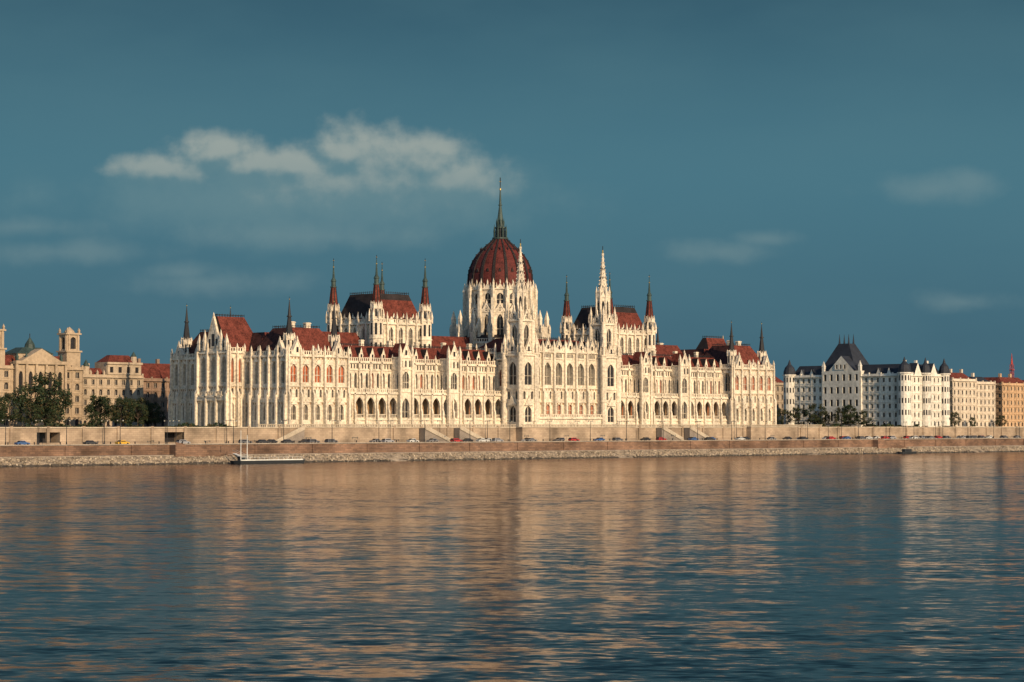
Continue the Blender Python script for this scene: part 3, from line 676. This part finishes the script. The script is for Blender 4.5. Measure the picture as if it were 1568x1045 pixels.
def exL1(mb):
    belvedere(mb, -12.9, 113.5, 33, 47.5, 3.0); belvedere(mb, -45.5, 113.5, 33, 48, 3.0)
    f = front(-39, 108.6)
    mb.box(-39, -18, 109.4, 118, 11, 35.5, 0)
    row(mb, f, 0, 21, 5, 12, 22, 13.5, 18, 20, .45, .6, 0, 1, 0, 0, rnd=True); row(mb, f, 0, 21, 5, 22, 35.5, 23.5, 30, 32, .42, .6, 0, 1, 0, 0, rnd=True)
    for i in range(6): fbox(mb, f, 21*i/5-.45, 21*i/5+.45, 22, 34.6, -.1, .9, 0)
    fbox(mb, f, -.6, 21.6, 34.6, 35.8, -1, 1.2, 0)
    gable(mb, f, 10.5, 17, 35.8, 4.6, -4, .8, 0, pin=False, oculus=False)
    mb.box(-36, -21, 112, 122, 33, 38.6, 0); mb.hip(-36.4, -20.6, 111.6, 122.4, 38.6, 41, 4, 3, 4)
    mb.frust(-28.5, 116, 2.2, 1.8, 40, 42.2, 8, 4); mb.frust(-28.5, 116, 1.8, .3, 42.2, 44.6, 8, 4); mb.box(-28.6,-28.4,115.9,116.1,44.5,46.2,5)
    for x in (-38, -34, -23, -19): mb.pin(x, 109.6, 35.8, 3.2, .9, 4)
    for x in range(-108, -50, 6): mb.pin(x, 110.3, 33.9, 2.4, .7, 0)
palace('ministry_palace', -110, -9.3, 110, 135, 33, 5, 4.3, C_OCH, M_ROOF, 5, 5, exL1)
def exL2(mb):
    mb.box(3, 18.5, 112.2, 120, 30, 36.2, 0); fbox(mb, front(3,111.6), -.4, 15.9, 35.4, 36.2, -.1, .7, 0)
    row(mb, front(3,111.5), 0, 15.5, 4, 31.5, 35.3, 32.2, 34.4, 34.4, .4, .4, 0, 1, 0, 0)
    mb.hip(3.5, 18, 112, 120, 36.2, 39, 3, 3, 2); mb.frust(-5, 114, 1.6, 1.2, 30, 34.5, 8, 0); mb.frust(-5, 114, 1.4, .1, 34.5, 37, 8, 4)
    mb.frust(16, 113, 1.3, 1.1, 36, 38.5, 8, 0); mb.frust(16, 113, 1.2, .1, 38.5, 40.4, 8, 4)
    for x in range(-7, 4, 3): mb.pin(x, 112.4, 31.3, 2.0, .7, 0)
palace('courthouse_palace', -8.3, 19.5, 112, 135, 30.4, 5, 3.6, C_CRM, M_ROOF, 3.5, 4, exL2)
palace('apartment_building', 21, 75, 118, 138, 29.5, 5, 3.6, C_BRN, M_ROOF, 7, 6)

def exR1(mb):
    for (x, y, r) in ((371.6,5,3.0),(371.6,72,3.0),(404,5,2.6),(388,4.6,2.4)):
        mb.frust(x, y, r, r, 12, 36.6, 12, 0); mb.frust(x, y, r+.5, r+.5, 36.2, 36.8, 12, 0)
        for k in range(12):
            a = k*math.pi/6+.26
            for z in (17, 22.5, 28, 33): 
                fx = F(x+r*.965*math.cos(a), y+r*.965*math.sin(a), -math.sin(a), math.cos(a), math.cos(a), math.sin(a)); fbox(mb, fx, -.35, .35, z, z+2.4, -.1, .03, 1)
        for (ra, za), (rb, zb) in (((r,36.8),(r*.98,38.2)),((r*.98,38.2),(r*.75,40.2)),((r*.75,40.2),(r*.3,41.6))): mb.frust(x, y, ra, rb, za, zb, 12, 2, cap=False)
        mb.frust(x, y, r*.3, .1, 41.6, 44, 8, 2)
    f = left(371.6, 0)
    fbox(mb, f, 29, 52, 11, 38, -3, .9, 0)
    row(mb, f, 29.5, 51.5, 6, 13, 20, 14.2, 18, 18.8, .42, .4, 0, 1, 1.32, 0, rnd=True)
    for z in (20, 26, 32): row(mb, f, 29.5, 51.5, 6, z, z+6, z+1.3, z+4.4, z+4.4, .42, .4, 0, 1, 1.32, 0)
    gable(mb, f, 40.4, 15, 38, 7.2, -6, 1.0, 0, roof=2, pin=False, oculus=False)
    row(mb, f, 37, 44, 3, 38.6, 41.6, 39, 41, 41, .45, .3, 0, 1, 1.33, 0)
    for s in (29.8, 51): fpin(mb, f, s, .5, 38, 5, 1.3, 0)
    mb.hip(374, 390, 34, 57, 36.5, 51.4, 5.6, 8.4, 2)
    for (x, y) in ((380,42.8),(380,48.2),(383.8,42.8),(383.8,48.2)): mb.frust(x, y, .5, .05, 51.2, 56.0, 6, 2)
    for s in (14, 20, 59, 65): 
        gable(mb, f, s, 3, 35.6, 3.6, -3, -.4, 0, roof=2, pin=False, oculus=False)
    g = front(371.6, 5)
    for s in (10, 23): gable(mb, g, s, 6.5, 35.2, 6.2, -4, .6, 0, roof=2, pin=False, oculus=False)
M_SLATE = mat('slate', (0.028,0.032,0.042), rough=.6, var=.25, spec=.2)
palace('mansard_palace', 371.6, 404, 5, 72, 35.4, 6, 3.4, C_WHT, M_SLATE, 5.5, 3, exR1)
palace('riverside_apartment_house', 411, 431, 5, 40, 33.5, 6, 3.2, C_CRM2, M_ROOF, 4, 4)
palace('riverside_apartment_house', 431.5, 449, 6, 40, 32.4, 6, 3.2, C_CRM2, M_SLATE, 3.5, 4)
palace('riverside_apartment_house', 454, 480, 5, 40, 32.0, 6, 3.4, C_ORG, M_ROOF, 4, 4)
palace('riverside_apartment_house', 481, 530, 5, 40, 31.0, 6, 3.6, C_CRM, M_ROOF, 4, 4)
palace('riverside_apartment_house', 531, 590, 5, 40, 30.0, 6, 3.6, C_OCH, M_ROOF, 4, 4)
palace('apartment_building', 330, 366, 120, 140, 32.5, 5, 3.4, C_GRY, M_ROOFD, 4, 4)
palace('apartment_building', 372, 420, 110, 140, 33, 5, 3.6, C_CRM, M_ROOF, 5, 5)
palace('apartment_building', -190, -115, 115, 140, 29, 5, 3.6, C_BRN, M_ROOF, 5, 5)
mb = MB()
for i in range(150):
    x = -500+i*12+R.uniform(-3,3); y = 185+R.uniform(0,50); w = R.uniform(9,15); h_ = R.uniform(26,31)
    mb.box(x, x+w, y, y+14, 10, h_, R.choice((0,1,2))); mb.hip(x-.2, x+w+.2, y-.2, y+14.2, h_, h_+3.5, 2, 5.5, 3)
    for z in (15,19,23): 
        for k in range(3): mb.box(x+w*(.15+.3*k), x+w*(.28+.3*k), y-.03, y+.2, z, z+2, 4)
mb.obj('distant_city', [C_CRM, C_GRY, C_OCH, M_ROOF, M_GLASS])

mb = MB(); x, y = 550, 60
for a in (-.7,.7):
    for b_ in (-.7,.7): mb.box(x+a-.12, x+a+.12, y+b_-.12, y+b_+.12, 11, 45, 0)
for k in range(17):
    z = 11+k*2
    for s in (-.7,.7):
        mb.face([(x-.7,y+s,z),(x-.7,y+s,z+.25),(x+.7,y+s,z+2.25),(x+.7,y+s,z+2)], 0); mb.face([(x+s,y-.7,z),(x+s,y-.7,z+.25),(x+s,y+.7,z+2.25),(x+s,y+.7,z+2)], 0)
mb.box(x-1.1,x+1.1,y-1.1,y+1.1,42,42.3,0); mb.frust(x, y, .8, .1, 45, 51, 4, 0)
mb.obj('radio_mast', [mat('mast_red', (0.35,0.05,0.04))])

# ------------------------------------------------------------------ trees
M_BARK = mat('bark', (0.07,0.05,0.035), var=.3)
LEAF = [mat('leaf_dark', (0.018,0.034,0.014), rough=.7, var=.4), mat('leaf_mid', (0.036,0.052,0.02), rough=.7, var=.4), mat('leaf_warm', (0.085,0.065,0.024), rough=.7, var=.4)]
def tree_mesh(seed, H, spread, warm=.12):
    r = random.Random(seed); mb = MB()
    def limb(a, b2, ra, rb):
        a = Vector(a); b2 = Vector(b2); d = (b2-a).normalized(); q = d.orthogonal().normalized(); w = d.cross(q)
        for i in range(6):
            t0, t1 = i*math.pi/3, (i+1)*math.pi/3
            o = lambda t, rr: (q*math.cos(t)+w*math.sin(t))*rr
            mb.face([a+o(t0,ra), a+o(t1,ra), b2+o(t1,rb), b2+o(t0,rb)], 0)
    fork = H*.3; limb((0,0,0), (0,0,fork), H*.028, H*.02); limb((0,0,fork), (0.2,0.1,H*.75), H*.02, H*.006)
    clumps = []
    for i in range(34):
        a = r.uniform(0, 2*math.pi); zz = r.uniform(.22, .97); R0 = spread*math.sqrt(max(.05, 1-((zz-.55)/.47)**2))*r.uniform(.4, 1.0)
        p = (R0*math.cos(a), R0*math.sin(a), H*zz)
        clumps.append((p, r.uniform(.10, .19)*H*.75))
        if i < 12: limb((0,0,fork+(p[2]-fork)*.25), p, H*.01, H*.003)
    for (p, cr) in clumps:
        tone = r.random()
        for k in range(80):
            d = Vector((r.gauss(0,1), r.gauss(0,1), r.gauss(0,.8))).normalized()*cr*r.random()**.45
            c = Vector(p)+d; q = Vector((r.gauss(0,1), r.gauss(0,1), r.gauss(0,1))).normalized(); w = q.orthogonal().normalized(); e = q.cross(w); s = r.uniform(.16,.36)
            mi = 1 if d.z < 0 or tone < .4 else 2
            if r.random() < warm: mi = 3
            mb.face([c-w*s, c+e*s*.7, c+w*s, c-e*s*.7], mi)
    me = bpy.data.meshes.new('tree'); me.from_pydata(mb.v, [], mb.f)
    for m_ in [M_BARK]+LEAF: me.materials.append(m_)
    me.polygons.foreach_set('material_index', mb.m); return me
TM = [tree_mesh(1, 12, 4.6), tree_mesh(2, 12, 5.4, .3), tree_mesh(3, 12, 4.2), tree_mesh(4, 12, 5.0, .2)]
def tree(x, y, H, k=None):
    o = bpy.data.objects.new('tree', TM[R.randrange(4) if k is None else k]); coll.objects.link(o)
    s = H/12; o.scale = (s*R.uniform(.95,1.15), s*R.uniform(.95,1.15), s); o.rotation_euler[2] = R.uniform(0, 6.28); o.location = (x, y, BASE-.4)
for x, y, H in ((-41.6,85,19),(-47.5,86,16),(-36,88,15),(-57,84,12),(-63,84,11),(-75,90,13),(-19.4,85,12.5),(-15,90,11),(-9,84,11.5),(-4,88,11),(0,84,11),(5,86,9.5),(-24,80,6),
                (-13,80,10),(-6,79,9.5),(2,80,9),(-44,80,8),(-51,80,9),
                (358,56,10),(360,47,11),(361,44,8),(362,34,9.5),(362,29,10.5),(363,22,8),(340,75,10),(330,60,9),(407.5,2,7.5),(300,70,10),(356,64,9),(420,0,5),(445,0,6)):
    tree(x, y, H)
mb = MB(); r = random.Random(5)
for i in range(5200):
    u = r.choice((r.uniform(-125,-20), r.uniform(285,370))); 
    if math.sin(u*.35)+math.sin(u*.13+1) < -.4: continue
    z = BASE+r.uniform(-.2,1.6)*(0.6+.4*math.sin(u*.5)); c = Vector((u, -6+r.uniform(-1,1), z)); q = Vector((r.gauss(0,1), r.gauss(0,1), r.gauss(0,1))).normalized(); w = q.orthogonal(); e = q.cross(w); s = .28
    mb.face([c-w*s, c+e*s, c+w*s, c-e*s], r.choice((0,0,1,2)))
mb.obj('shrubs', LEAF)

# ------------------------------------------------------------------ street furniture
def lamp_mesh():
    mb = MB(); mb.frust(0,0,.22,.18,0,1,8,0); mb.frust(0,0,.12,.08,1,7.6,8,0)
    mb.box(-1.1,1.1,-.05,.05,7.5,7.62,0)
    for e in (-1,1): mb.frust(e*1.05,0,.12,.26,7.2,7.5,8,1); mb.frust(e*1.05,0,.28,.05,7.5,7.8,8,0)
    me = bpy.data.meshes.new('street_lamp'); me.from_pydata(mb.v,[],mb.f); me.materials.append(M_IRON); me.materials.append(mat('lamp_glass',(.6,.58,.5),rough=.3)); me.polygons.foreach_set('material_index', mb.m); return me
LM = lamp_mesh()
for i in range(30):
    o = bpy.data.objects.new('street_lamp', LM); coll.objects.link(o); o.location = (-150+i*21+R.uniform(-1,1), -27.2, 6.14)
for i in range(22):
    o = bpy.data.objects.new('street_lamp', LM); coll.objects.link(o); o.location = (-130+i*24, -10.3, 6.13)
M_TYRE = mat('tyre', (.02,.02,.02))
def car_mesh(col, kind):
    mb = MB(); P = mat('car_paint', col, rough=.3, var=.03, spec=.6)
    if kind == 'van': pr = [(-2.5,.4),(-2.5,2.1),(1.2,2.15),(1.9,1.25),(2.5,1.05),(2.55,.4)]; wn_ = [(.2,1.25),(.2,1.95),(1.1,1.95),(1.65,1.28)]
    elif kind == 'wagon': pr = [(-2.2,.35),(-2.25,.95),(-1.95,1.48),(.3,1.5),(1.05,.98),(2.1,.82),(2.2,.35)]; wn_ = [(-1.95,.98),(-1.75,1.4),(.25,1.42),(.85,.98)]
    else: pr = [(-2.2,.35),(-2.25,.9),(-1.5,.98),(-.95,1.45),(.35,1.46),(1.05,.95),(2.1,.8),(2.2,.35)]; wn_ = [(-1.35,.98),(-.88,1.38),(.3,1.38),(.88,.96)]
    hw = .88 if kind != 'van' else .98
    for s in (-1,1):
        mb.face([(x, s*hw*(.86 if z > 1.2 else 1), z) for x,z in pr], 0)
        mb.face([(x, s*(hw*(.86 if z > 1.2 else 1)+.015), z) for x,z in wn_], 1)
    n = len(pr)
    for i in range(n):
        (x0,z0),(x1,z1) = pr[i], pr[(i+1)%n]; a = hw*(.86 if z0 > 1.2 else 1); b2 = hw*(.86 if z1 > 1.2 else 1)
        glass = abs(z1-z0) > .35 and max(z0,z1) > 1.3 and min(z0,z1) > .8
        mb.face([(x0,-a,z0),(x1,-b2,z1),(x1,b2,z1),(x0,a,z0)], 1 if glass else 0)
    for wx in (-1.4,1.35):
        for s in (-1,1):
            pts = [(wx+.33*math.cos(t*math.pi/6), .33+.33*math.sin(t*math.pi/6)) for t in range(12)]
            mb.face([(x, s*(hw+.03), z) for x,z in pts], 2); mb.face([(x, s*(hw-.2), z) for x,z in pts], 2)
            for k in range(12):
                (xa,za),(xb,zb) = pts[k], pts[(k+1)%12]; mb.face([(xa,s*(hw+.03),za),(xb,s*(hw+.03),zb),(xb,s*(hw-.2),zb),(xa,s*(hw-.2),za)], 2)
    me = bpy.data.meshes.new('car'); me.from_pydata(mb.v,[],mb.f)
    for m_ in (P, M_GLASS, M_TYRE): me.materials.append(m_)
    me.polygons.foreach_set('material_index', mb.m); return me
CM = [car_mesh(c,k) for c,k in (((.6,.6,.58),'sedan'),((.35,.35,.37),'wagon'),((.04,.04,.045),'sedan'),((.45,.03,.03),'wagon'),((.05,.12,.3),'sedan'),((.55,.55,.53),'van'),((.12,.12,.13),'wagon'),((.7,.4,.03),'sedan'),((.2,.2,.21),'sedan'))]
def car(x, y, k, rot=0, nm='car'):
    o = bpy.data.objects.new(nm, CM[k]); coll.objects.link(o); o.location = (x, y, 6.008); o.rotation_euler[2] = rot
car(-82,-20,7); car(-118,-20,4); car(60,-21,3); car(190,-21,4); car(40,-20,0)
x = -130
while x < 430:
    if min(abs(x-q) for q in (-82,-118,60,190,40)) > 8: car(x, -21+R.uniform(-.2,.2), R.choice((0,2,1,2,6,8,6,3)))
    x += R.uniform(7,26)
x = -20
while x < 430:
    car(x, -16+R.uniform(-.2,.2), R.choice((0,1,2,2,6,8,4)), math.pi); x += R.uniform(9,30)
for x in range(300, 420, 6):
    if R.random() < .7: car(x, -13, R.choice((0,1,2,3,6,8)), 0, 'parked_car')

mb = MB()
def hull(x0, x1, y0, y1, z0, z1, mi):
    ym = (y0+y1)/2
    lo = [(x0+1,y0+.4,z0),(x1-2.5,y0+.4,z0),(x1-.8,ym,z0),(x1-2.5,y1-.4,z0),(x0+1,y1-.4,z0),(x0+.4,ym,z0)]; hi = [(x0+.6,y0,z1),(x1-2.5,y0,z1),(x1,ym,z1+.3),(x1-2.5,y1,z1),(x0+.6,y1,z1),(x0,ym,z1)]
    for i in range(6): mb.face([lo[i],lo[(i+1)%6],hi[(i+1)%6],hi[i]], mi)
    mb.face(hi, 2)
hull(-54,-25,-42.5,-37,-.3,1.0,0)
mb.box(-53,-28,-42.3,-42.1,1.0,1.35,1)
mb.box(-51.5,-49,-40.6,-38.6,1.0,2.3,0); mb.box(-51.8,-48.7,-40.9,-38.3,2.3,2.4,1)
for x, zt in ((-52.5,10.5),(-50.0,9.0)): mb.frust(x,-41.5,.16,.10,1,zt,6,1)
for k in range(14): mb.box(-53+k*1.9,-52.93+k*1.9,-42.0,-41.93,1.0,2.0,1)
mb.box(-53,-28,-42.01,-41.92,2.0,2.07,1)
mb.face([(-47,-38,1.1),(-45.5,-38,1.1),(-45.5,-30,3.2),(-47,-30,3.2)], 1)
for e in (-47,-45.5):
    mb.face([(e,-38,2.0),(e,-38,2.1),(e,-30,4.3),(e,-30,4.2)], 1)
mb.obj('landing_stage', [mat('hull_dark',(.025,.03,.035)), mat('boat_white',(.6,.6,.57)), mat('deck',(.18,.17,.15)), M_GLASS])
mb = MB(); hull(305,318,-40,-37.2,-.2,.8,0); mb.box(308,313,-39.4,-37.8,.8,2.0,0); mb.box(309,312,-39.43,-39.3,1.2,1.7,3)
mb.obj('moored_boat', [bpy.data.materials['hull_dark'], bpy.data.materials['boat_white'], bpy.data.materials['deck'], M_GLASS])

# ------------------------------------------------------------------ light
EL = math.radians(20); hx, hy = -0.18, -0.98
S = Vector((hx*math.cos(EL), hy*math.cos(EL), math.sin(EL))).normalized()
ld = bpy.data.lights.new('sun', 'SUN'); ld.energy = 5.0; ld.angle = math.radians(.5); ld.color = (1.0, .745, .475)
lo = bpy.data.objects.new('sun', ld); coll.objects.link(lo); lo.rotation_euler = S.to_track_quat('Z', 'Y').to_euler()

w = bpy.data.worlds.new('World'); scene.world = w; w.use_nodes = True; nt = w.node_tree; nt.nodes.clear(); L = nt.links.new
w.cycles.sampling_method = 'MANUAL'; w.cycles.sample_map_resolution = 256
out = nt.nodes.new('ShaderNodeOutputWorld'); bg = nt.nodes.new('ShaderNodeBackground'); bg.inputs['Strength'].default_value = .12
L(bg.outputs[0], out.inputs[0])
sky = nt.nodes.new('ShaderNodeTexSky'); sky.sky_type = 'NISHITA'; sky.sun_disc = False; sky.sun_elevation = EL; sky.sun_rotation = math.atan2(hx, hy)
sky.air_density = 1.0; sky.dust_density = .4; sky.ozone_density = 2.0
def isock(x): return hasattr(x, 'is_linked')
def VM(op, a, b2=None, sc=None, o=0):
    v = nt.nodes.new('ShaderNodeVectorMath'); v.operation = op
    for k, q in ((0,a),(1,b2)):
        if q is None: continue
        if isock(q): L(q, v.inputs[k])
        else: v.inputs[k].default_value = q
    if sc is not None:
        if isock(sc): L(sc, v.inputs['Scale'])
        else: v.inputs['Scale'].default_value = sc
    return v.outputs[o]
def MM(op, a, b2=None, c=None, clamp=False):
    v = nt.nodes.new('ShaderNodeMath'); v.operation = op; v.use_clamp = clamp
    for k, q in ((0,a),(1,b2),(2,c)):
        if q is None: continue
        if isock(q): L(q, v.inputs[k])
        else: v.inputs[k].default_value = q
    return v.outputs[0]
def MIX(fac, a, b2):
    m_ = nt.nodes.new('ShaderNodeMix'); m_.data_type = 'RGBA'
    for k, q in ((0,fac),(6,a),(7,b2)):
        if isock(q): L(q, m_.inputs[k])
        else: m_.inputs[k].default_value = q
    return m_.outputs[2]
tc = nt.nodes.new('ShaderNodeTexCoord'); d = tc.outputs['Generated']
q = .70710678
fw = VM('DOT_PRODUCT', d, (q,q,0), o=1); rt = VM('DOT_PRODUCT', d, (q,-q,0), o=1); up = VM('DOT_PRODUCT', d, (0,0,1), o=1)
fwc = MM('MAXIMUM', fw, .05)
cx_ = nt.nodes.new('ShaderNodeCombineXYZ'); L(MM('DIVIDE', rt, fwc), cx_.inputs[0]); L(MM('DIVIDE', up, fwc), cx_.inputs[1]); p = cx_.outputs[0]
puffs = [(-740,1240,220,170),(-560,1215,230,170),(-390,1200,260,160),(-600,1110,560,190),(-900,1090,420,200),(-1000,1180,260,120),(-1350,1240,240,120),(-1200,1190,280,110),(-1560,1165,320,100),(-300,1110,360,150)]
veil = [(-900,1030,1250,230),(-1250,1020,650,190),(-300,1080,500,220)]
faint = [(1900,1080,330,90),(2080,1110,160,80),(960,790,330,70),(1150,850,180,50),(-2200,905,300,60),(-1990,790,480,70),(-1350,650,480,80),(-900,860,700,80),(-1500,700,260,60),(2050,560,280,60)]
def dens(pv, lst, nscale, amp, det):
    acc = None
    for (a, b2, ra, rb) in lst:
        v = VM('MULTIPLY', VM('SUBTRACT', pv, (a*1e-4, b2*1e-4, 0)), (1e4/ra, 1e4/rb, 0))
        e = MM('SUBTRACT', 1.0, VM('LENGTH', v, o=1))
        acc = e if acc is None else MM('SMOOTH_MAX', acc, e, .3)
    n = nt.nodes.new('ShaderNodeTexNoise'); n.inputs['Scale'].default_value = nscale; n.inputs['Detail'].default_value = det; n.inputs['Roughness'].default_value = .52
    L(VM('MULTIPLY', pv, (1,1.1,1)), n.inputs['Vector'])
    return MM('ADD', acc, MM('MULTIPLY', MM('SUBTRACT', n.outputs['Fac'], .5), amp))
def sstep(x, a, b2):
    m_ = nt.nodes.new('ShaderNodeMapRange'); m_.interpolation_type = 'SMOOTHSTEP'; L(x, m_.inputs['Value'])
    m_.inputs['From Min'].default_value = a; m_.inputs['From Max'].default_value = b2; return m_.outputs[0]
D1 = dens(p, puffs, 80, 1.1, 6); D2 = dens(VM('ADD', p, (.002,.006,0)), puffs, 80, 1.1, 5)
c1 = sstep(D1, -.12, .68); shade = sstep(MM('SUBTRACT', D1, D2), -.38, .5)
ev = VM('DOT_PRODUCT', p, (0,1,0), o=1)
c1 = MM('MULTIPLY', c1, sstep(ev, .082, .130))
Dv = dens(p, veil, 38, 1.3, 5); cv = MM('MULTIPLY', sstep(Dv, -.15, .9), .46)
D3 = dens(p, faint, 45, 1.6, 5); c3 = MM('MULTIPLY', sstep(D3, -.15, 1.1), .38)
front_ = sstep(fw, .1, .4)
nn = nt.nodes.new('ShaderNodeTexNoise'); nn.inputs['Scale'].default_value = 7; nn.inputs['Detail'].default_value = 4
L(VM('MULTIPLY', p, (1,2.5,1)), nn.inputs['Vector'])
wisp = MM('MULTIPLY', sstep(nn.outputs['Fac'], .32, .72), .25)
K = 1/.12
def C(r_, g_, b_): return (r_*K, g_*K, b_*K, 1)
east = sstep(fw, -.2, .75)
tint = VM('MULTIPLY', sky.outputs[0], (.85,1.0,1.05))
low = sstep(up, .75, .30)
bank = MIX(sstep(up, .13, .0), C(.062,.172,.225), C(.040,.112,.165))
bank = MIX(sstep(up, .10, .26), bank, C(.014,.050,.085))
base = MIX(MM('MULTIPLY', MM('MULTIPLY', low, east), .98), tint, bank)
base = MIX(MM('MULTIPLY', wisp, front_), base, C(.09,.20,.24))
base = MIX(MM('MULTIPLY', c3, front_), base, C(.21,.30,.31))
base = MIX(MM('MULTIPLY', cv, front_), base, C(.17,.275,.295))
cc = MIX(shade, C(.13,.235,.265), C(.37,.41,.37))
base = MIX(MM('MULTIPLY', MM('MULTIPLY', c1, front_), .78), base, cc)
L(base, bg.inputs['Color'])

# ------------------------------------------------------------------ camera
cd = bpy.data.cameras.new('camera'); cd.sensor_width = 36; cd.lens = 3380/1568*36; cd.clip_end = 20000; cd.clip_start = 1
co = bpy.data.objects.new('camera', cd); coll.objects.link(co); co.location = (-481.5, -590.5, 11.8)
pt = math.radians(2.21); dv = Vector((q*math.cos(pt), q*math.cos(pt), math.sin(pt)))
co.rotation_euler = dv.to_track_quat('-Z', 'Y').to_euler(); scene.camera = co
scene.view_settings.view_transform = 'Standard'; scene.view_settings.look = 'None'; scene.view_settings.exposure = 0
